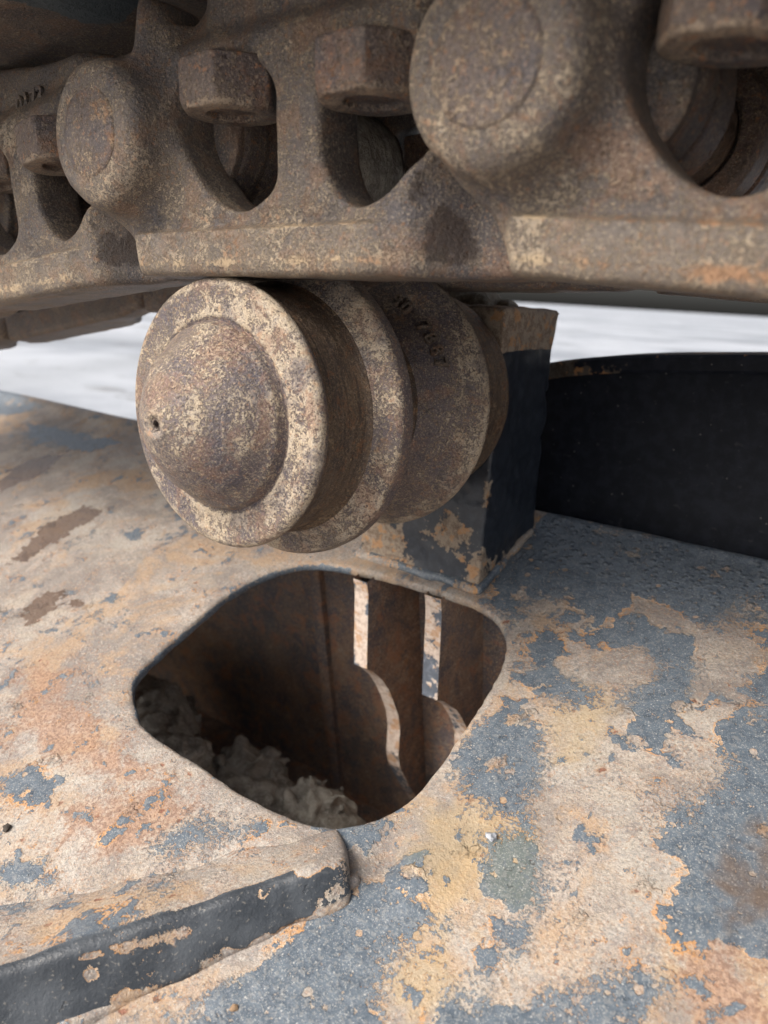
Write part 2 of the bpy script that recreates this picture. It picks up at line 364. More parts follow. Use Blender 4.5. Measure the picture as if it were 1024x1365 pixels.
def plate_material():
    m = M('flaking_painted_plate'); co = m.co(False)
    n2 = m.noise(co, 2.2, 4); n8 = m.noise(co, 9, 5, .6); n30 = m.noise(co, 30, 6, .62, .35); n90 = m.noise(co, 90, 5, .65)
    n300 = m.noise(co, 300, 3, .6); n900 = m.noise(co, 900, 2, .6)
    st = m.co(False, scale=(.9, 1, 1))
    # streaks running down towards the outside of the frame
    rot = m.nt.nodes.new('ShaderNodeVectorRotate'); rot.rotation_type = 'Z_AXIS'; m.put(rot.inputs['Vector'], co); rot.inputs['Angle'].default_value = R(-38)
    streak = m.noise(m.vm('MULTIPLY', rot.outputs[0], (9, 55, 9)), 1.0, 5, .6)
    # bare, weathered primer and dust: pinkish tan, cream, orange
    c = m.mix(m.ss(n8, .35, .65), (.33, .275, .225), (.43, .365, .285))
    c = m.mix(m.mul(m.ss(n30, .45, .62), .6), c, (.33, .25, .21))
    c = m.mix(m.mul(m.ss(streak, .48, .64), .45), c, (.47, .35, .235))
    c = m.mix(m.mul(m.ss(streak, .52, .38), .35), c, (.30, .28, .27))
    c = m.mix(m.mul(m.ss(n90, .52, .62), .45), c, (.52, .45, .38))
    c = m.mix(m.mul(m.ss(m.noise(co, 14, 6, .7, .4), .52, .60), .45), c, (.50, .42, .345))
    c = m.mix(m.mul(m.ss(m.noise(co, 19, 6, .7, .6), .55, .62), .50), c, (.27, .225, .20))
    c = m.mix(m.mul(m.ss(m.noise(co, 55, 5, .7, .3), .56, .62), .55), c, (.25, .20, .175))
    c = m.mix(m.mul(m.ss(n300, .50, .60), .45), c, (.20, .155, .135))
    c = m.mix(m.mul(m.ss(n900, .54, .66), .25), c, (.70, .62, .54))
    c = m.mix(m.mul(m.ss(n900, .46, .36), .40), c, (.16, .15, .15))
    # broad regions: brown-grey, cream and ochre
    rg1 = m.noise(m.vm('ADD', co, (5.5, 2.2, 0)), 6.5, 5, .65, .5); rg2 = m.noise(m.vm('ADD', co, (1.5, 9.2, 0)), 8.5, 6, .7, .6)
    c = m.mix(m.mul(m.ss(rg1, .49, .58), .68), c, (.215, .18, .158))
    c = m.mix(m.mul(m.ss(rg2, .50, .60), .62), c, (.47, .275, .115))
    c = m.mix(m.mul(m.ss(rg1, .46, .38), .45), c, (.47, .43, .37))
    na = m.noise(m.vm('ADD', co, (3.3, 1.7, 0)), 420, 3, .75); nb_ = m.noise(m.vm('ADD', co, (7.3, 4.7, 0)), 360, 3, .75)
    dens = m.ss(m.noise(co, 24, 4, .65), .35, .65)
    c = m.mix(m.mul(m.ss(m.add(na, m.mul(dens, .05)), .575, .635), .60), c, (.19, .185, .19))
    c = m.mix(m.mul(m.ss(m.add(nb_, m.mul(dens, .05)), .60, .65), .65), c, (.36, .19, .10))
    c = m.mix(m.mul(m.ss(m.add(na, m.mul(dens, -.03)), .41, .36), .50), c, (.56, .51, .44))
    orn = m.add(m.mul(n30, .5), m.mul(n90, .32), m.mul(n300, .18))
    c = m.mix(m.mul(m.ss(orn, .525, .60), .62), c, (.50, .30, .16))
    ye = m.ss(m.add(m.attr('yellow'), m.mul(m.ma('SUBTRACT', n30, .5), 1.6)), .35, .85)
    c = m.mix(m.mul(ye, .50), c, (.50, .345, .14))
    ru = m.ss(m.add(m.attr('rust'), m.mul(m.ma('SUBTRACT', n30, .5), 2.4), m.mul(m.ma('SUBTRACT', n300, .5), 1.2)), .45, .95)
    c = m.mix(m.mul(ru, .74), c, m.mix(m.ss(n300, .4, .6), (.42, .23, .12), (.25, .12, .065)))
    # small dark red pin holes of rust
    v = m.vor(m.vm('ADD', co, m.vm('SCALE', (1, 1, 1), sc=m.mul(n90, .02))), 48)
    spot = m.mul(m.ss(v, .13, .07), m.ss(n8, .42, .56))
    c = m.mix(m.mul(m.mul(m.ss(v, .26, .10), m.ss(n8, .42, .56)), .45), c, (.47, .26, .12))
    c = m.mix(m.mul(spot, .85), c, (.25, .075, .035))
    hs = m.nt.nodes.new('ShaderNodeHueSaturation'); hs.inputs['Saturation'].default_value = .86; hs.inputs['Value'].default_value = .84
    m.put(hs.inputs['Color'], c); c = hs.outputs[0]
    # the slate coloured paint that is left, in ragged flakes
    pf = m.attr('paint')
    wob = m.add(m.mul(m.ma('SUBTRACT', n8, .5), .7), m.mul(m.ma('SUBTRACT', n30, .5), 1.7), m.mul(m.ma('SUBTRACT', n90, .5), .95), m.mul(m.ma('SUBTRACT', n300, .5), .28))
    pv = m.add(pf, wob)
    # extra little flakes anywhere
    ex = m.add(m.mul(n30, .62), m.mul(n90, .38), m.mul(n8, .22))
    pv2 = m.ma('MAXIMUM', pv, m.ma('ADD', m.mul(m.ma('SUBTRACT', ex, .686), 7.0), .5))
    hv = m.add(m.vor(m.vm('ADD', co, m.vm('SCALE', (1, 1, 0), sc=m.mul(n90, .06))), 19), m.mul(m.ma('SUBTRACT', n90, .5), .5))
    hol = m.mul(m.ss(hv, .15, .17), m.ss(m.add(m.vor(co, 41), m.mul(m.ma('SUBTRACT', n90, .5), .4)), .11, .13))     # round blisters gone to rust
    hol2 = m.ss(n8, .44, .42)
    feath = m.mul(m.ss(m.noise(co, 11, 3), .47, .56), m.ma('SUBTRACT', m.add(m.mul(n300, .6), m.mul(n900, .4)), .5))
    pv2 = m.add(pv2, m.mul(feath, 3.2))
    pm = m.mul(m.ss(pv2, .485, .515), m.ma('MAXIMUM', hol, hol2))
    pm = m.mul(pm, m.ss(m.add(m.mul(n90, .6), m.mul(n300, .4), m.mul(m.attr('fresh'), .03)), .385, .40))
    gr = m.ss(m.add(m.attr('green'), m.mul(m.ma('SUBTRACT', n30, .5), .8)), .3, .7)
    pc = m.mix(m.ss(n90, .4, .6), (.064, .084, .108), (.102, .126, .152))
    pc = m.mix(m.mul(gr, .55), pc, (.14, .155, .12))
    pc = m.mix(m.mul(m.ss(n900, .56, .66), .55), pc, (.42, .42, .40))
    pc = m.mix(m.mul(m.ss(n300, .53, .62), .5), pc, (.22, .22, .215))
    pc = m.mix(m.mul(m.ss(n300, .46, .38), .5), pc, (.10, .115, .14))
    pc = m.mix(m.mul(m.ss(m.vor(co, 210), .16, .08), .6), pc, (.52, .50, .46))
    fr = m.attr('fresh')
    scr = m.noise(m.vm('MULTIPLY', rot.outputs[0], (30, 500, 200)), 1.0, 3)
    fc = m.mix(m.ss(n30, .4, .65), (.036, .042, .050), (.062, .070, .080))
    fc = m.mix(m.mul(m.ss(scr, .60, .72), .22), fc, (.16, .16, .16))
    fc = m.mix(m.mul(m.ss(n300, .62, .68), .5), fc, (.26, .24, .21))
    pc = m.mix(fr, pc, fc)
    # orange rim where rust creeps under the flake
    rim = m.mul(m.ss(pv2, .36, .485), m.ma('SUBTRACT', 1, m.ss(pv2, .49, .50)))
    c = m.mix(m.mul(m.mul(rim, m.ss(m.noise(co, 16, 3), .46, .56)), .75), c, (.52, .25, .075))
    pale = m.mul(m.ss(pv2, .515, .485), m.ss(pv2, .455, .48))
    c = m.mix(m.mul(m.mul(pale, m.ss(n30, .55, .45)), .5), c, (.66, .60, .50))
    c = m.mix(pm, c, pc)
    # wet brown drips and a damp corner
    sv = m.add(m.attr('stain'), m.mul(m.ma('SUBTRACT', n30, .5), 1.5), m.mul(m.ma('SUBTRACT', n90, .5), 1.0))
    sm = m.ss(sv, .49, .52)
    c = m.mix(m.mul(sm, .85), c, (.125, .080, .055))
    dv = m.ss(m.add(m.attr('dark'), m.mul(m.ma('SUBTRACT', n8, .5), 1.5), m.mul(m.ma('SUBTRACT', n30, .5), 1.2)), .4, .9)
    c = m.mix(m.mul(dv, .72), c, (.12, .075, .045))
    crumb = m.ss(m.vor(co, 62), .055, .035)
    wet = m.attr('wet')
    rg = m.mf(pm, m.mf(m.ss(n30, .4, .6), .55, .75), .42)
    rg = m.mf(m.ma('MAXIMUM', sm, m.mul(wet, .9)), rg, .27)
    h = m.add(m.mul(pm, .75), m.mul(rim, .10), m.mul(m.mul(m.ss(hv, .16, .02), m.ss(n8, .47, .52)), 1.2), m.mul(n90, .55), m.mul(n300, m.mf(pm, .55, .30)), m.mul(n900, m.mf(pm, .30, .12)), m.mul(n30, .8), m.mul(spot, -.5))
    blis = m.mul(m.ss(m.vor(co, 130), .45, .1), m.mul(wet, .9))
    h = m.add(h, blis)
    return m.out(c, rg, m.bump(h, .0016, 1.0))

def painted(name, paint, rustc, dust, amt=.5, rough=.4, attr=None, scale=1.0, spec=.4):
    """dark paint with rust and dust breaking through (amount 0..1; a vertex attribute can add to it)"""
    m = M(name); co = m.co(False); m.b.inputs['Specular IOR Level'].default_value = spec
    n6 = m.noise(co, 7*scale, 4); n30 = m.noise(co, 32*scale, 6, .62, .3); n120 = m.noise(co, 130*scale, 4, .65); n700 = m.noise(co, 750, 2)
    v = m.add(m.mul(n6, .35), m.mul(n30, .45), m.mul(n120, .25))
    if attr: v = m.add(v, m.mul(m.attr(attr), .6))
    th = .72-.30*amt
    msk = m.ss(v, th, th+.02)
    p = m.mix(m.ss(n120, .4, .65), paint, tuple(x*1.5+.004 for x in paint))
    sc = m.noise(m.vm('MULTIPLY', co, (90, 300, 120)), 1.0, 4)
    p = m.mix(m.mul(m.ss(sc, .62, .74), .10), p, (.22, .22, .22))
    p = m.mix(m.mul(m.ss(m.vor(co, 70), .09, .04), .55), p, (.22, .21, .20))
    d = m.mix(m.ss(n120, .42, .58), rustc, dust)
    d = m.mix(m.mul(m.ss(n700, .5, .62), .4), d, tuple(min(1, x*1.5) for x in dust))
    d = m.mix(m.mul(m.ss(m.noise(co, 60, 4, .6), .54, .60), .6), d, (.46, .23, .09))
    c = m.mix(msk, p, d)
    rg = m.mf(msk, rough, .85)
    h = m.add(m.mul(msk, .3), m.mul(n120, .4), m.mul(n700, .25), m.mul(n30, .4))
    return m.out(c, rg, m.bump(h, .0012, .8))

mat_plate = plate_material()
mat_bar = painted('painted_bar', (.046, .053, .062), (.30, .215, .165), (.44, .36, .29), .08, .42, 'bare')
mat_post = painted('painted_post', (.016, .020, .028), (.17, .122, .088), (.28, .225, .17), -.02, .35, 'bare', 1.0, .5)
mat_leg = painted('black_painted_leg', (.0045, .0065, .0125), (.055, .042, .032), (.085, .072, .06), -.12, .55, 'bare', .5, .22)
mat_rib = painted('rib_edge_lit_paint', (.11, .125, .15), (.46, .35, .28), (.60, .50, .42), .75, .6, None, 1.2)  # paler than the rib sides: light through the hole put into the edge colour

def soil_material():
    m = M('caked_grey_dirt'); co = m.co(False)
    n = m.noise(co, 40, 6, .65); n2 = m.noise(co, 260, 4, .7)
    c = m.mix(m.ss(n, .35, .65), (.22, .20, .17), (.46, .43, .37))
    c = m.mix(m.mul(m.ss(n2, .5, .62), .5), c, (.58, .55, .49))
    h = m.add(n, m.mul(n2, .6))
    return m.out(c, .95, m.bump(h, .006, 1.0))
mat_soil = soil_material()

def snow_material():
    m = M('old_wet_snow'); co = m.co(False)
    n = m.noise(co, .25, 5, .6); n2 = m.noise(m.vm('MULTIPLY', co, (.55, 1.3, 1)), 1.1, 7, .72); n3 = m.noise(co, 30, 4)
    c = m.mix(m.ss(n, .42, .62), (.43, .445, .47), (.26, .275, .30))
    c = m.mix(m.mul(m.ss(n2, .56, .64), .75), c, (.17, .165, .16))
    c = m.mix(m.mul(m.ss(m.noise(co, .12, 3, .5, .6), .56, .66), .5), c, (.22, .23, .24))
    return m.out(c, m.mf(n2, .35, .75), m.bump(m.add(n2, m.mul(n3, .3)), .05, .6))
mat_snow = snow_material()

def plain(name, c, rough, var=.3, scale=40, bd=.001):
    m = M(name); co = m.co()
    n = m.noise(co, scale, 5, .6)
    return m.out(m.mix(n, tuple(x*(1-var) for x in c), tuple(x*(1+var) for x in c)), rough, m.bump(n, bd, .8))
mat_slate = plain('slate_paint', (.075, .092, .095), .45, .2)
mat_far = plain('distant_earth', (.06, .05, .042), .9, .5, .6, .1)
mat_twig = plain('dry_stem', (.26, .17, .10), .8)
mat_number = rust_metal('cast_number_steel', (.10, .08, .07), (.17, .13, .10), (.28, .21, .15), (.22, .1, .04), cover=-.02)

# ------------------------------------------------------------------ ground and far background
def ground():
    n = 90
    xs = np.concatenate([-np.geomspace(400, .2, n), np.geomspace(.2, 400, n)])
    ys = np.concatenate([np.linspace(-8, -.5, 20), np.geomspace(.1, 900, 130)])
    X, Y = np.meshgrid(xs, ys, indexing='ij')
    Z = -.92 + .02*vnoise(X, Y, X*0, .9) + .012*vnoise(X, Y, X*0, 3.1, 2)
    Z = np.where(np.hypot(X, Y) > 40, -.92, Z)
    nx, ny = X.shape
    i, j = np.meshgrid(np.arange(nx-1), np.arange(ny-1), indexing='ij')
    Q = np.stack([i*ny+j, (i+1)*ny+j, (i+1)*ny+j+1, i*ny+j+1], -1).reshape(-1, 4)
    tag(link('ground', mesh('ground', np.stack([X, Y, Z], -1).reshape(-1, 3), Q), mat_snow), kind='structure')
    # a low earth bank far behind, under the right-hand end of the chain
    xs = np.linspace(-16, 190, 160); us = np.linspace(0, 1, 12)
    X, U = np.meshgrid(xs, us, indexing='ij')
    H = 7.0*np.clip(np.minimum((X+15)/10, 1), 0, 1)*(1+.25*vnoise(X, X*0, X*0, .25)+.12*vnoise(X, X*0, X*0, 1.3, 2))
    Yv = 150+14*U+1.0*vnoise(X, U*3, X*0, .3)
    Zv = -.95+H*np.sin(np.pi*U)**.8
    nx, ny = X.shape
    i, j = np.meshgrid(np.arange(nx-1), np.arange(ny-1), indexing='ij')
    Q = np.stack([i*ny+j, (i+1)*ny+j, (i+1)*ny+j+1, i*ny+j+1], -1).reshape(-1, 4)
    tag(link('hill', mesh('hill', np.stack([X, Yv, Zv], -1).reshape(-1, 3), Q), mat_far), kind='structure')
ground()

# ------------------------------------------------------------------ track frame
TH = math.atan(.337)
frame = empty('crawler_undercarriage', (0, .285, -.196))
tag(frame, 'sloping rusted steel track frame with flaking slate paint and a rounded access hole', 'track frame')
plate_rot = (TH, 0, 0)                    # children of the frame lying in the slope: x along the track, y up the slope, z out of the plate

def patch(px, py, polys, w=.012):
    d = np.full(px.shape, 1e3)
    for p in polys: d = np.minimum(d, poly_sd(px, py, p))
    return np.clip(.5 - d/(2*w), 0, 1)

def build_plate():
    hole = catmull(DATA['HOLE'], 5)
    ax = np.concatenate([-(.34+np.geomspace(.004, 1.6, 90))[::-1], np.arange(-.34, .52, .0026), .52+np.geomspace(.004, .5, 30)])
    ay = np.concatenate([-(.60+np.geomspace(.004, .25, 12))[::-1], np.arange(-.60, .170+.012, .0026)])
    az = np.arange(-.018, .0485, .0022)
    x2, y2 = np.meshgrid(ax, ay, indexing='ij')
    h = .0022*vnoise(x2, y2, x2*0, 5) + .0009*vnoise(x2, y2, x2*0, 21, 3) + .0004*vnoise(x2, y2, x2*0, 90, 5)
    lip = np.exp(-((y2-.150)/.016)**2)*.010*sstep(-.16, -.3, x2)*(1+.12*vnoise(x2, y2, x2*0, 9))          # raised back edge left of the bracket
    lip += np.exp(-((y2-.160)/.008)**2)*.0016*sstep(.08, .12, x2)
    hd = poly_sd(x2, y2, hole)+.0010*vnoise(x2, y2, x2*0, 60, 1)+.0007*vnoise(x2, y2, x2*0, 150, 2)
    h += lip - .0025*np.exp(-np.maximum(hd, 0)/.010)
    # swollen metal and a dent at the end of the bar
    h += .006*np.exp(-(((x2-.205)/.02)**2+((y2+.30)/.035)**2)) - .006*np.exp(-(((x2-.178)/.010)**2+((y2+.305)/.022)**2))
    top = h[:, :, None]
    z = az[None, None, :]
    out2 = np.maximum(y2-.170-.001*vnoise(x2, y2, x2*0, 14), -2*np.ones_like(y2))[:, :, None]
    f = smax(z-top, out2, .006)
    f = np.maximum(f, (top-.011)-z)
    f = smax(f, -hd[:, :, None], .004)
    f[0] = 1; f[-1] = 1; f[:, 0] = 1; f[:, -1] = 1; f[:, :, 0] = 1; f[:, :, -1] = 1
    V, Q = nets(f, ax, ay, az)
    px, py = V[:, 0], V[:, 1]
    at = {k: patch(px, py, DATA[k], w) for k, w in (('paint', .016), ('green', .02), ('stain', .020), ('yellow', .035), ('rust', .03), ('dark', .04))}
    at['paint'] = np.maximum(at['paint'], .80*sstep(.02, .10, py)*(px > .08))
    at['wet'] = sstep(.01, .13, py)*(px > .085)
    # the cut edge of the hole keeps its dark paint
    hdv = poly_sd(px, py, hole)
    at['paint'] = np.where((hdv < .0012) & (px < -.07), .9, at['paint'])
    o = link('top_plate', mesh('top_plate', V, Q, True, at), mat_plate, frame, rot=plate_rot)
    return o
build_plate()

def build_bar():
    # wedge-shaped welded bar crossing the plate: back edge on the plate, raised nose, dark front face
    A = np.array
    b1, t1, f1 = A([.128, -.292, -.004]), A([.1660, -.3258, .023]), A([.1655, -.3300, -.004])
    b0, t0, f0 = A([-.0751, -.4964, -.004]), A([.0268, -.4965, .056]), A([.0753, -.4914, -.004])
    ext = lambda p, q, k: p+(p-q)*k
    b0, t0, f0 = ext(b0, b1, .8), ext(t0, t1, 1.0)+A([0, 0, 0]), ext(f0, f1, 1.0)
    def plane(a, b, c):
        n = np.cross(b-a, c-a); return n/np.linalg.norm(n), a
    cen = (b1+t1+f1+b0+t0+f0)/6
    pls = []
    for tri in ((b0, b1, t1), (f0, t0, t1), (b1, t1, f1)):
        n, a = plane(*tri)
        if (cen-a)@n > 0: n = -n
        pls.append((n, a))
    pls.append((A([0, 0, -1.]), A([0, 0, -.003])))
    def fn(x, y, z):
        f = None
        w = .0018*vnoise(x+0*y+0*z, y+0*x+0*z, z+0*x+0*y, 40)
        for k, (n, a) in enumerate(pls):
            g = (x-a[0])*n[0]+(y-a[1])*n[1]+(z-a[2])*n[2]
            f = g+0*w if f is None else smax(f, g, .0075)
        return np.maximum(f+w, np.maximum(-.22-x+0*f, -.62-y+0*f))
    def at(V):
        n, a = pls[1]
        d = (V-a)@n                                     # depth behind the dark front face
        x, y, z = V.T
        up = z/np.interp(x, [.03, .1660], [.056, .023])
        up = up+.14*vnoise(x, y, z, 45)+.10*vnoise(x, y, z, 120, 3)
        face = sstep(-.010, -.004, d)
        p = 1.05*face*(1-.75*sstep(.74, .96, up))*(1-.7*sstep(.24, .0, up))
        p = p-.45*sstep(.13, .165, x)
        # one long scrape of rust along the painted face
        q0, q1 = A([.0671, -.4702, .0311]), A([.1060, -.4226, .0217])
        dd = q1-q0; t = np.clip(((V-q0)@dd)/(dd@dd), -.05, 1)
        r = np.linalg.norm(V-q0-t[:, None]*dd, axis=1)
        p = p-1.0*np.exp(-(r/(.0036+.0018*vnoise(x, y, z, 70)))**2)
        rb = np.linalg.norm(V-A([.0725, -.4748, .0223]), axis=1); p = p-.8*np.exp(-(rb/.006)**2)
        r = np.minimum(r, rb)
        top = (1-face)*(.18+.30*vnoise(x, y, z, 28))
        return {'paint': np.maximum(p, top), 'fresh': face, 'rust': .35*(1-face)+.4*(r < .006)}
    me = sdf_mesh('stiffener_bar', fn, (-.23, -.63, -.006), (.19, -.27, .09), .0022, at)
    link('stiffener_bar', me, mat_plate, frame, rot=plate_rot)
    # weld running along the foot of the bar
    def bead(x, y, z):
        a = A([-.05, -.640, 0]); a = f1+(f0-f1)*1.0; b = f1
        d = b-a; L = np.linalg.norm(d); d = d/L
        t = np.clip((x-a[0])*d[0]+(y-a[1])*d[1], 0, L)
        r = np.sqrt((x-a[0]-d[0]*t)**2+(y-a[1]-d[1]*t)**2+(z+.001)**2)
        X = x+0*y+0*z; Y = y+0*x+0*z; Z = z+0*x+0*y
        return r-.0075-.0018*vnoise(X, Y, Z, 90)-.0016*vnoise(X, Y, Z, 30)
    me = sdf_mesh('weld_bead', bead, (-.10, -.64, -.008), (.18, -.315, .012), .0024, lambda V: {'paint': .15+.3*vnoise(V[:, 0], V[:, 1], V[:, 2], 14), 'rust': .35+.3*vnoise(V[:, 0], V[:, 1], V[:, 2], 20)})
    link('weld_bead', me, mat_plate, frame, rot=plate_rot)
build_bar()

def rel(x, y, z): return (x, y-.285, z+.196)       # world point in the frame's own coordinates

def build_inside():
    def slanted(name, x0, x1, dy, t):
        bm = bmesh.new(); box_bm(bm, rel(x0, .350+dy, -.66), rel(x1, .350+dy+t, -.192), .001)
        for v in bm.verts: v.co.y += max(0, min(1, (-.172+.196-v.co.z)/.488))*.09
        link(name, from_bm(name, bm), mat_inside, frame)
    slanted('back_wall', -1.3, -.215, .016, .01)
    slanted('back_wall', -.197, .34, 0, .01)
    slanted('corner_strip', -.2148, -.1972, -.010, .030)
    bm = bmesh.new(); box_bm(bm, rel(-1.3, -.30, -.70), rel(.60, .47, -.66), .0); link('bottom_plate', from_bm('bottom_plate', bm), mat_inside, frame)
    bm = bmesh.new(); box_bm(bm, rel(-1.32, -.30, -.70), rel(-1.30, .47, -.18), .0); link('end_plate', from_bm('end_plate', bm), mat_inside, frame)
    bm = bmesh.new(); box_bm(bm, rel(.262, -.30, -.66), rel(.275, .36, -.40), .0); link('end_plate', from_bm('end_plate', bm), mat_inside, frame)
    # two ribs, plates across the box whose front edges drop straight and then sweep back
    for X0, X1, path in ((-.0602, -.0411, [(.2555, -.2135), (.260, -.23), (.265, -.323), (.277, -.331), (.297, -.349), (.312, -.368), (.325, -.390), (.338, -.415), (.345, -.440), (.345, -.478), (.352, -.500), (.378, -.541), (.42, -.600), (.43, -.658)]),
                         (.029, .0492, [(.2655, -.2105), (.270, -.23), (.276, -.334), (.290, -.341), (.306, -.353), (.325, -.368), (.339, -.385), (.352, -.403), (.361, -.421), (.366, -.46), (.368, -.52), (.39, -.57), (.42, -.62), (.425, -.658)])):
        V = []; F = []
        n = len(path)
        for X in (X0, X1):
            for (y, z) in path: V.append(rel(X, y, z))
            for (y, z) in path: V.append(rel(X, .3495+.09*max(0, min(1, (-.172-z)/.488)), max(z, -.655) if z < -.235 else -.185))
        bm = bmesh.new(); vs = [bm.verts.new(v) for v in V]
        for i in range(n-1):
            bm.faces.new((vs[i], vs[i+1], vs[2*n+i+1], vs[2*n+i]))                        # front edge
            bm.faces.new((vs[i], vs[n+i], vs[n+i+1], vs[i+1]))
            bm.faces.new((vs[2*n+i], vs[2*n+i+1], vs[3*n+i+1], vs[3*n+i]))
        bm.normal_update(); bmesh.ops.recalc_face_normals(bm, faces=bm.faces)
        me = from_bm('rib', bm); me.materials.append(mat_rib); me.materials.append(mat_inside)
        for p in me.polygons: p.material_index = 1 if abs(p.normal.x) > .9 else 0
        link('rib', me, None, frame)
    # bracket post that carries the roller, with a weld at its foot
    def post(x, y, z):
        X = x+0*y+0*z; Y = y+0*x+0*z; Z = z+0*x+0*y
        n = .0020*vnoise(X, Y, Z, 40)+.0009*vnoise(X, Y, Z, 110, 2)+.0018*np.clip((z-.04)/.04, 0, 1)*vnoise(X, Y, Z, 75, 4)
        f = np.maximum(np.maximum(x-.082, -.074-x), np.maximum(y-.405, .285-y))
        f = smax(f+n, z-.089-.002*vnoise(X, Y, Z, 60), .004)
        return f
    def pat(V):
        x, y, z = V.T
        top = sstep(.046, .050, z+.003*vnoise(x, y, z, 30))*.75
        low = .42*sstep(-.05, -.17, z)*(1+.9*vnoise(x, y, z, 22))+.20*np.exp(-((x-.082)**2+(y-.285)**2)/.0002)
        return {'bare': top+low}
    me = sdf_mesh('roller_bracket', post, (-.082, .277, -.22), (.09, .414, .097), .003, pat)
    link('roller_bracket', me, mat_post, frame, loc=rel(0, 0, 0))
    def weld(x, y, z):
        X = x+0*y+0*z; Y = y+0*x+0*z; Z = z+0*x+0*y
        zz = z-(-.196+.337*(y-.285))
        q = np.maximum(np.maximum(x-.082, -.074-x), np.maximum(y-.405, .285-y))
        q = np.where((Y > .400), .05, q)
        return np.sqrt((np.maximum(np.abs(q), 0))**2+(zz-.001)**2)-.0055-.0018*vnoise(X, Y, Z, 55)-.001*vnoise(X, Y, Z, 160)
    me = sdf_mesh('weld_bead', weld, (-.095, .265, -.22), (.10, .418, -.13), .0028, lambda V: {'paint': .55+.35*vnoise(V[:, 0], V[:, 1], V[:, 2], 20), 'wet': 0*V[:, 0]})
    link('weld_bead', me, mat_plate, frame, loc=rel(0, 0, 0))
build_inside()

# caked dirt: lumps in the box and a clod on top of the bracket
def clods(name, balls, lo, hi, h, amp, lab):
    def fn(x, y, z):
        f = None
        for (a, b, c, r) in balls:
            g = np.sqrt((x-a)**2+(y-b)**2+(z-c)**2)-r
            f = g if f is None else smin(f, g, min(.012, r*.4))
        X = x+0*f; Y = y+0*f; Z = z+0*f
        return f-amp*.7*vnoise(X, Y, Z, 30)-amp*.55*vnoise(X, Y, Z, 75, 2)-amp*.35*vnoise(X, Y, Z, 140, 4)
    me = sdf_mesh(name, fn, lo, hi, h)
    return tag(link(name, me, mat_soil), lab, 'dirt', kind='stuff')

# ------------------------------------------------------------------ carrier roller
def build_roller():
    root = empty('carrier_roller', (0, 0, 0))
    tag(root, 'rusted steel carrier roller with a domed end under the track chain', 'roller')
    dome = [(-.0545, .0045, -0.13), (-.0565, .006, 0.37), (-.0568, .010, 0.27), (-.0545, .014, 0.07), (-.0505, .022, -0.03), (-.0432, .034, -0.08), (-.0340, .045, -0.08), (-.0235, .055, -0.08), (-.0128, .0625, -0.03), (-.007, .0672, 0.12), (-.001, .0690, -0.23), (.0012, .0702, -0.93)]
    link('end_cap', lathe('end_cap', dome, 200, .0015), mat_roller, root)
    bm = bmesh.new()
    hexp = [(-.0540, .0045), (-.047, .0042), (-.047, 0)]
    link('grease_plug', lathe('grease_plug', [(-.0547, .0046, .3), (-.0555, .0040, .3), (-.0550, .0030, .2), (-.048, .0028, -1), (-.048, 0, -1)], 24, .002), mat_pin, root)
    bm.free()
    face = [(.0014, .0685, -.9), (.0006, .0715, -.2), (-.0008, .0735, .7), (-.0004, .078, .25), (.0, .086, .15), (-.0006, .0925, .15), (-.0002, .0955, .5), (.0022, .0988, .6), (.0055, .1002, .6), (.009, .0996, -.1), (.0125, .0972, -.6)]
    link('end_disc', lathe('end_disc', face, 220, .0015), mat_roller, root)
    drum = [(.0125, .0972), (.030, .0958), (.048, .0957), (.056, .0968), (.0605, .0995)]
    link('tread', lathe('tread', drum, 200, .002), mat_drum, root)
    fl = [(.0605, .0995, .2), (.0628, .1040, .3), (.0645, .1120, .4), (.0662, .1175, .7), (.0695, .1200, .5), (.0745, .1206, -.7), (.0815, .1202, -.8), (.0835, .1188, -.4), (.0862, .112, -.8), (.090, .095, -1), (.098, .080, -1)]
    link('flange', lathe('flange', fl, 220, .0015), mat_roller, root)
    link('waist', lathe('waist', [(.098, .080), (.115, .076), (.138, .076), (.150, .079)], 160, .003), mat_drum, root)
    fl2 = [(.150, .079, -.6), (.165, .094, -.35), (.178, .106, -.15), (.187, .1145, .1), (.1915, .1185, .3), (.1955, .1203, .8), (.1995, .1205, .4), (.203, .1185, -.5), (.206, .110, -.8), (.208, .101, -.8)]
    link('flange', lathe('flange', fl2, 220, .0015), mat_roller, root)
    link('tread', lathe('tread', [(.208, .101), (.213, .0985), (.240, .0978), (.266, .098), (.2745, .0995), (.278, .0985), (.2795, .094), (.280, .03)], 200, .002), mat_drum, root)
    link('shaft', lathe('shaft', [(.279, .032), (.288, .032), (.288, 0)], 48, .01), mat_bush, root)
    # raised casting number round the inner flange
    txt = '80·7887'
    for k, ch in enumerate(txt):
        a = R(66-k*6.8)                                  # angle from +X, in the XZ plane
        y, r = .1675, .0962
        sl = math.atan2(.0131, .0126)
        up = Vector((math.cos(a)*math.cos(sl), math.sin(sl), math.sin(a)*math.cos(sl)))
        up = Vector((math.cos(a)*.70, .71, math.sin(a)*.70)).normalized()
        right = Vector((math.sin(a), 0, -math.cos(a)))
        nrm = right.cross(up)
        o = text_mesh('cast_number', ch, .0155, .0022, .0005, mat_number, root)
        mw = Matrix((right, up, nrm)).transposed().to_4x4(); mw.translation = Vector((r*math.cos(a), y, r*math.sin(a)))+nrm*.0022
        o.matrix_local = mw
build_roller()

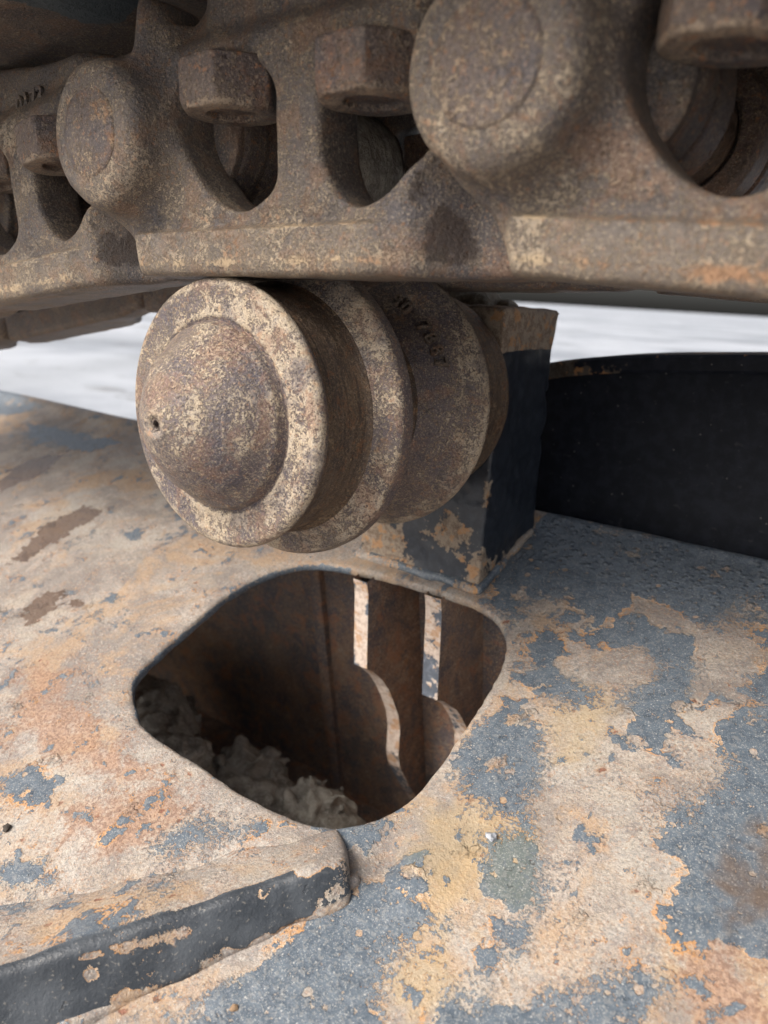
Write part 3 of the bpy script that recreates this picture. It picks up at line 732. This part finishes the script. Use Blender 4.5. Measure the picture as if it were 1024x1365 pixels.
# ------------------------------------------------------------------ track chain
P = .316
WIN1 = [(x, z-.005+.001*(z > .03)) for x, z in [(.056, .030), (.056, .004), (.068, -.019), (.092, -.041), (.116, -.048), (.136, -.041), (.146, -.026), (.146, .015), (.138, .032), (.120, .044), (.095, .050), (.070, .047)]]
WIN2 = [(x, z-.009+.003*(z > .02)) for x, z in [(.184, .030), (.184, -.006), (.188, -.024), (.198, -.038), (.214, -.047), (.236, -.039), (.255, -.021), (.261, .000), (.258, .022), (.246, .036), (.220, .045), (.197, .044)]]
OUTL = [(-.040, .022), (-.046, -.002), (-.042, -.020), (-.026, -.044), (-.014, -.056), (-.005, -.066), (.004, -.082), (.012, -.0955), (.100, -.096), (.300, -.096), (.340, -.090), (.360, -.060), (.374, -.02), (.374, .02), (.356, .050), (.330, .066), (.290, .078), (.20, .086), (.13, .100), (.06, .102), (.068, .104), (.060, .088), (.053, .072), (.044, .072), (.038, .085), (.031, .088), (.025, .080), (.016, .060), (.004, .046), (-.006, .046), (-.022, .042)]

def link_mesh():
    h = .0021
    lo, hi = (-.062, -.048, -.104), (.412, .106, .108)
    ax, ay, az = (axis(lo[i], hi[i], h) for i in range(3))
    x2, z2 = np.meshgrid(ax, az, indexing='ij')
    w1 = poly_sd(x2, z2, catmull(WIN1, 4)); w2 = poly_sd(x2, z2, catmull(WIN2, 4)); ol = poly_sd(x2, z2, OUTL)
    r0 = np.hypot(x2, z2); r1 = np.hypot(x2-P-.030, z2-.004)
    # front and back faces as height fields over (x, z)
    yf = .034*sstep(.246, .286, x2)                   # the inner end steps back behind the next link
    pad = sstep(-.0625, -.0665, z2)*sstep(.000, .012, x2+.10*(z2+.06))*sstep(.248, .222, x2)
    yf = yf-.0075*pad
    yf = yf+.0015*sstep(-.050, -.058, z2)*sstep(.248, .222, x2)*(1-pad)*sstep(.0, .02, x2)
    yf = yf+.010*sstep(.042, .052, x2-.10*(z2-.05))*sstep(.048, .066, z2)*sstep(.40, .20, x2)       # sunk upper web
    yf = yf-.012*np.exp(-((x2-.030-.15*(z2-.07))/.010)**2)*sstep(.015, .045, z2)                    # horn ridge
    yf = yf+.012*np.exp(-(((x2-.060)/.012)**2+((z2-.085)/.022)**2))
    yb = .042+.033*sstep(.02, .045, x2)*sstep(-.050, -.060, z2)
    yb = np.where(x2 < .03, .030+(yb-.030)*sstep(.0, .03, x2), yb)
    yb = yb+(.075-yb)*sstep(.25, .275, x2)
    Y = ay[None, :, None]
    YF = yf[:, None, :]; YB = yb[:, None, :]
    f = smax(YF-Y, Y-YB, .006)
    f = smax(f, ol[:, None, :], .009)
    # pin boss, slightly tapered, faceted at its foot
    rr = np.maximum(r0*1.0, np.maximum((-x2*.55-z2*.83)+.001, (x2*.45-z2*.89)+.001))
    boss = smax(rr[:, None, :]-(.0465+.22*(Y+.036)), -.0345-Y, .013)
    boss = np.maximum(boss, Y-.030)
    f = smin(f, boss, .016)
    inner = smax(r1[:, None, :]-.050, Y-.100, .010); inner = np.maximum(inner, .034-Y)
    f = smin(f, inner, .008)
    tab = np.maximum(np.maximum(np.abs(x2-.283)-.012, np.abs(z2+.014)-.018)[:, None, :], np.maximum(.006-Y, Y-.05))
    f = smin(f, tab, .008)
    # windows cut through with rounded lips; ring groove round the pin; seats
    f = smax(f, -w1[:, None, :], .0055); f = smax(f, -w2[:, None, :], .0055)
    groove = np.hypot(r0[:, None, :]-.0315, Y+.036)-.0022
    f = smax(f, -groove, .0015)
    f = np.maximum(f, -(r0[:, None, :]-.0305+0*Y)) if False else f
    X3 = ax[:, None, None]+0*f; Z3 = az[None, None, :]+0*f; Y3 = Y+0*f
    f = f-.0007*vnoise(X3, Y3, Z3, 55)-.0005*vnoise(X3, Y3, Z3, 17, 2)
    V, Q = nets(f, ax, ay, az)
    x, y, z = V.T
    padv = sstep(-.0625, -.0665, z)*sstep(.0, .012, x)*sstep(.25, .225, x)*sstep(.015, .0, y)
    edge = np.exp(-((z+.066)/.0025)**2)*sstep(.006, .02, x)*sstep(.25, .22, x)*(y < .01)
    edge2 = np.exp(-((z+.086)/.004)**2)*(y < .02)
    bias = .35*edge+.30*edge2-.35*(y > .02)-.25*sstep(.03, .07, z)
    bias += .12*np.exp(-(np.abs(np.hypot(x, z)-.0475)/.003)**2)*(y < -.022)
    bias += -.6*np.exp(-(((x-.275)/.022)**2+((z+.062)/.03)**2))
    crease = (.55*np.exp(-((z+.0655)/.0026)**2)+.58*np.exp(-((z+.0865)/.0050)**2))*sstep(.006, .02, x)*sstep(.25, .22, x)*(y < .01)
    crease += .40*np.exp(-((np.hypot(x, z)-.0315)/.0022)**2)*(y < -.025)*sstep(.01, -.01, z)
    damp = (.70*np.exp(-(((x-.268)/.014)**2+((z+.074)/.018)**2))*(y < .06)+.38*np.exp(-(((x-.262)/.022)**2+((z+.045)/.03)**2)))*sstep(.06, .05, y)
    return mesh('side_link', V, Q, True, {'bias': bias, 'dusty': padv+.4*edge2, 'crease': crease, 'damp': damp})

def nut_mesh():
    rin = .0315; hh = .0155
    def fn(x, y, z):
        d = None
        for k in range(6):
            a = R(60*k+24); g = x*math.cos(a)+y*math.sin(a)-rin
            d = g if d is None else smax(d, g, .0016)
        r = np.sqrt(x*x+y*y)
        f = smax(d+0*z, -z-hh, .002); f = np.maximum(f, z-hh)
        f = smax(f, (r-.0350)*.82+(-z-hh+.0035)*.60, .002)
        f = smax(f, (r-.0365)*.80+(z-hh+.002)*.6, .002)
        f = smax(f, -(np.maximum(r-.0175, z+hh-.004)), .0015)
        return f
    return sdf_mesh('hex_nut', fn, (-.040, -.040, -.019), (.040, .040, .019), .0013,
                    lambda V: {'bias': .9*np.exp(-((V[:, 2]+.0145)/.003)**2)-.1}, .0005, 70)

LM = link_mesh(); LM.materials.append(mat_link)
NM = nut_mesh(); NM.materials.append(mat_nut)
BOLT = lathe('bolt_end', [(-.0148, .0001), (-.0150, .010), (-.0142, .0128), (-.0125, .0142), (.010, .0150)], 32, .003); BOLT.materials.append(mat_nut)
PINM = lathe('track_pin', [(-.0362, 0, -.1), (-.0358, .015, -.05), (-.0350, .0270, 0), (-.0342, .0296, .4), (-.0325, .0302, -.6), (-.02, .0302, -.6)], 96, .0015); PINM.materials.append(mat_pin)
BUSH = lathe('bushing', [(.044, .030), (.046, .041), (.049, .043), (.060, .043), (.063, .037), (.217, .037), (.220, .043), (.231, .043), (.234, .041), (.236, .030)], 96, .004); BUSH.materials.append(mat_bush)

def shoe_mesh():
    # a bent plate: flat, with a curled leading lip; profile in x, z swept across the track in y
    prof = [(-.045, .128), (-.036, .112), (-.020, .1105), (.000, .1055), (.020, .1035), (.10, .1025), (.22, .1025), (.270, .1035), (.292, .109), (.306, .118), (.312, .128)]
    pts = []
    for (a, b) in zip(prof, prof[1:]):
        n_ = max(2, int(abs(b[0]-a[0])/.005))
        for k in range(n_): pts.append((a[0]+(b[0]-a[0])*k/n_, a[1]+(b[1]-a[1])*k/n_))
    pts.append(prof[-1]); pts = np.array(pts); t = .014
    ys = np.linspace(-.165, .445, 110)
    d = np.gradient(pts, axis=0); n = np.stack([-d[:, 1], d[:, 0]], -1); n /= np.linalg.norm(n, axis=1)[:, None]
    loop = np.concatenate([pts, (pts+n*t)[::-1]])
    m = len(loop)
    V = np.zeros((len(ys), m, 3)); V[..., 0] = loop[:, 0]; V[..., 2] = loop[:, 1]; V[..., 1] = ys[:, None]
    V[..., 2] += .0012*vnoise(V[..., 0], V[..., 1], V[..., 2]*0, 14)
    i, j = np.meshgrid(np.arange(len(ys)-1), np.arange(m), indexing='ij'); j2 = (j+1) % m
    Q = np.stack([i*m+j, i*m+j2, (i+1)*m+j2, (i+1)*m+j], -1).reshape(-1, 4)
    V = V.reshape(-1, 3)
    k = np.arange(len(pts)-1)
    caps = []
    for off in (0, (len(ys)-1)*m):
        q = np.stack([off+k, off+k+1, off+m-2-k, off+m-1-k], -1)
        caps.append(q if off else q[:, ::-1])
    return mesh('track_shoe', V, np.concatenate([Q]+caps), False)
SHOE = shoe_mesh(); SHOE.materials.append(mat_shoe)
bm = bmesh.new()
for gx in (.02, .135, .262): box_bm(bm, (gx-.008, -.16, .114), (gx+.008, .44, .150), .003)
GROUSER = from_bm('grouser', bm); GROUSER.materials.append(mat_shoe)

RING = lathe('seal_ring', [(.040, .0495), (.043, .0520), (.060, .0530), (.064, .0500), (.068, .0525), (.096, .0535), (.103, .0510), (.105, .040)], 96, .002)
RING.materials.append(mat_nut)
def make_section(x, z, ang, yaw=0.0, label='', shoe=None):
    root = empty('track_section', (x, 0, z), (0, -ang, yaw))
    tag(root, label, 'track chain section', 'sections of the track chain')
    link('side_link', LM, None, root)
    link('side_link', LM, None, root, loc=(0, .28, 0), scale=(1, -1, 1))
    link('track_pin', PINM, None, root)
    link('bushing', BUSH, None, root, loc=(P+.030, 0, .004))
    link('seal_ring', RING, None, root, loc=(P+.030, 0, .004))
    link('seal_ring', RING, None, root, loc=(P+.030, .28, .004), scale=(1, -1, 1))
    for X in (.104, .221):
        for Y in (.010, .270):
            n = link('hex_nut', NM, None, root, loc=(X-.004, Y, .0235 if X < .2 else .0175), rot=(0, 0, R(random.uniform(-6, 6))))
            link('bolt_end', BOLT, None, n, rot=(R(-90), 0, 0))
    link('track_shoe', shoe or SHOE, None, root)
    g = link('grouser', GROUSER, None, root)
    return root

def chain():
    a2 = R(2.0)
    x0, z0 = -.093, .1925
    mid = make_section(x0, z0, a2, 0, 'middle rusted track chain section with two hex nuts, resting on the roller')
    xr, zr = x0+P*math.cos(a2), z0+P*math.sin(a2)
    right = make_section(xr, zr, R(-2.2), R(0), 'right-hand track chain section, nearest the camera, with a large round pin end')
    make_section(xr+P, zr-.008, R(-6), 0, 'track chain section beyond the right edge')
    aL = R(8.5); xl, zl = x0-P*math.cos(aL), z0-P*math.sin(aL)
    me = SHOE.copy()
    co = np.zeros(len(me.vertices)*3, np.float32); me.vertices.foreach_get('co', co); co = co.reshape(-1, 3)
    at = me.attributes.new('slate', 'FLOAT', 'POINT')
    at.data.foreach_set('value', patch(co[:, 0], co[:, 1], [[(.248, -.17), (.250, .020), (.268, .041), (.289, .043), (.34, .03), (.34, -.17)]], .012).astype(np.float32))
    pale = RING.copy(); pale.materials[0] = mat_soil  # pale mud colour also stands in for sky light falling on this ring
    left = make_section(xl, zl, aL, R(0), 'left-hand track chain section sagging away from the roller, slate paint left on its shoe', me)
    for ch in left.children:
        if ch.name.startswith('seal_ring') and ch.location.y > .1: ch.data = pale; ch['label'] = 'seal ring in pale grey mud colour that stands in for light on it'
    a3 = R(11); x3, z3 = xl-P*math.cos(a3), zl-P*math.sin(a3)
    make_section(x3, z3, a3, 0, 'sagging track chain section second from the roller on the left')
    a4 = R(9); x4, z4 = x3-P*math.cos(a4), z3-P*math.sin(a4)
    make_section(x4, z4, a4, 0, 'farthest sagging track chain section on the left')
    def number(parent, txt, loc, size, tilt=0):
        o = text_mesh('cast_number', txt, size, .0015, .0005, mat_number, parent)
        o.location = loc; o.rotation_euler = (R(90), tilt, 0)
    number(left, '0173', (.182, .0085, .060), .021)
    return mid, left, right
MID, LEFT, RIGHT = chain()

# ------------------------------------------------------------------ black leg of the undercarriage behind the roller
def build_leg():
    root = empty('undercarriage_leg', (.2, .5, 0))
    tag(root, 'black painted undercarriage leg with an arched rim behind the roller bracket', 'undercarriage leg')
    top = [(-.20, -.03), (-.10, -.01), (-.02, .010), (.037, .026), (.092, .038), (.152, .046), (.2235, .0525), (.2775, .0575), (.36, .060), (.50, .058), (.9, .050)]
    tx, tz = np.array(top).T
    xs = np.linspace(-.20, .9, 120); zs = np.interp(xs, tx, tz)
    zs = np.convolve(np.pad(zs, 3, 'edge'), np.ones(7)/7, 'valid')
    # web: leans from the rim forwards and down to the frame
    us = np.linspace(0, 1, 40)
    X, U = np.meshgrid(xs, us, indexing='ij'); Z0 = zs[:, None]
    Yw = .520-.095*U**1.5+.0*X; Zw = Z0-.018-U*(.50+Z0)
    Yw = Yw+.0015*vnoise(X, U*3, X*0, 9)
    def sheet(Xa, Ya, Za, t, name, mat, flip=False, at=None):
        nx, ny = Xa.shape
        F = np.stack([Xa, Ya, Za], -1).reshape(-1, 3)-np.array([.2, .5, 0]); B = F.copy(); B[:, 1] += t
        i, j = np.meshgrid(np.arange(nx-1), np.arange(ny-1), indexing='ij')
        q = np.stack([i*ny+j, (i+1)*ny+j, (i+1)*ny+j+1, i*ny+j+1], -1).reshape(-1, 4)
        N = nx*ny
        return mesh(name, np.concatenate([F, B]), np.concatenate([q[:, ::-1], q+N]), True, at)
    link('web_plate', sheet(X, Yw, Zw, .012, 'web_plate', None), mat_leg, root)
    V = []
    for x, z in zip(xs, zs):
        for (dy, dz) in ((-.016, 0), (-.018, -.003), (-.018, -.017), (-.016, -.020), (.10, -.020), (.10, 0)): V.append((x-.2, .508+dy-.5, z+dz))
    m = 6; n = len(xs)
    Q = [(i*m+j, i*m+(j+1) % m, (i+1)*m+(j+1) % m, (i+1)*m+j) for i in range(n-1) for j in range(m)]
    V = np.array(V)
    link('rim_strip', mesh('rim_strip', V, Q, False, {'bare': .35+.25*vnoise(V[:, 0], V[:, 1], V[:, 2], 12)}), mat_leg, root)
build_leg()
# dirt
heap = [(-.43, .22, -.565, .070), (-.36, .19, -.575, .066), (-.28, .20, -.57, .058), (-.24, .26, -.57, .055), (-.18, .23, -.58, .066), (-.11, .26, -.585, .066), (-.055, .25, -.605, .05), (.0, .27, -.62, .05), (-.50, .28, -.60, .09), (-.30, .15, -.62, .07), (-.15, .16, -.65, .08),
        (-.31, .19, -.50, .040), (-.26, .17, -.49, .036), (-.35, .22, -.50, .042)]
rr = random.Random(11)
for k in range(70):
    X = rr.uniform(-.42, .05); Y = rr.uniform(.15, .33)
    base = max((c+math.sqrt(max(r*r-(X-a)**2-(Y-b)**2, 0)) for a, b, c, r in heap[:14] if (X-a)**2+(Y-b)**2 < r*r), default=-.645)
    heap.append((X, Y, base+rr.uniform(-.006, .004), rr.uniform(.005, .013)))
clods('dirt', heap, (-.64, .03, -.68), (.12, .40, -.44), .0040, .014, 'grey caked dirt heaped inside the frame below the hole')
clods('dirt', [(-.03, .335, .085, .022), (.0, .34, .090, .024), (.03, .335, .088, .020), (.055, .34, .084, .012), (-.055, .335, .08, .02)],
      (-.085, .295, .04), (.085, .385, .13), .003, .006, 'brown clod of dirt on top of the roller bracket')

# ------------------------------------------------------------------ upper body of the machine, added to block the sky light behind the chain
def deck():
    bm = bmesh.new(); box_bm(bm, (-1.6, 1.30, .34), (2.2, 3.2, .95), .02)
    root = empty('added_machine_body', (.3, 2, .34))
    tag(root, 'dark underside of the machine body, added to block the sky behind the right chain window', 'machine body')
    me = from_bm('body_shell', bm); me.transform(Matrix.Translation((-.3, -2, -.34)))
    link('body_shell', me, mat_shoe, root)
    bm = bmesh.new()
    for x in (-.9, .1, 1.1): box_bm(bm, (x-.02, 1.32, .26), (x+.02, 3.1, .3385), .004)
    me = from_bm('stiffening_rib', bm); me.transform(Matrix.Translation((-.3, -2, -.34)))
    link('stiffening_rib', me, mat_shoe, root)['kind'] = 'stuff'
deck()

def on_plate(x, s, h):        # plate coordinates to world
    return Vector((x, .285+s*math.cos(TH)-h*math.sin(TH), -.196+s*math.sin(TH)+h*math.cos(TH)))
def small_things():
    # a dry stem leaning on the bar and a few chips of grit on the plate
    bm = bmesh.new()
    pts = [(-.004, -.5155, .047), (.004, -.513, .043), (.011, -.512, .036), (.017, -.5125, .029)]
    pts = [on_plate(a, b, c) for a, b, c in pts]; rings = []
    for k, p in enumerate(pts):
        d = (pts[min(k+1, 3)]-pts[max(k-1, 0)]).normalized(); u = d.orthogonal().normalized(); w = d.cross(u); r = .0013-.0001*k
        rings.append([bm.verts.new(p+(u*math.cos(a)+w*math.sin(a))*r) for a in (0, 1.26, 2.51, 3.77, 5.03)])
    for a, b in zip(rings, rings[1:]):
        for j in range(5): bm.faces.new((a[j], a[(j+1) % 5], b[(j+1) % 5], b[j]))
    bm.faces.new(rings[0][::-1]); bm.faces.new(rings[-1])
    tag(link('dry_stem', from_bm('dry_stem', bm, True), mat_twig), 'short dry brown stem lying against the dark bar face', 'stem')
    chips = [('pale grey chip lying on the greenish paint patch right of the opening', (0.2339, -0.2512), .0032, mat_snow), ('dark crumb lying at the left edge of the bare plate', (-0.1047, -0.436), .0030, mat_far), ('round brown crumb on the slate patch at the bottom', (0.1547, -0.4347), .0022, mat_twig)]
    for lab, (x, s), r, mt in chips:
        bm = bmesh.new(); bmesh.ops.create_icosphere(bm, subdivisions=2, radius=r)
        for v in bm.verts: v.co *= 1+random.uniform(-.25, .25); v.co.x *= 1.3
        tag(link('grit_chip', from_bm('grit_chip', bm), mt, loc=on_plate(x, s, r*.4), rot=(TH, 0, random.uniform(0, 3))), lab, 'grit chip')
small_things()
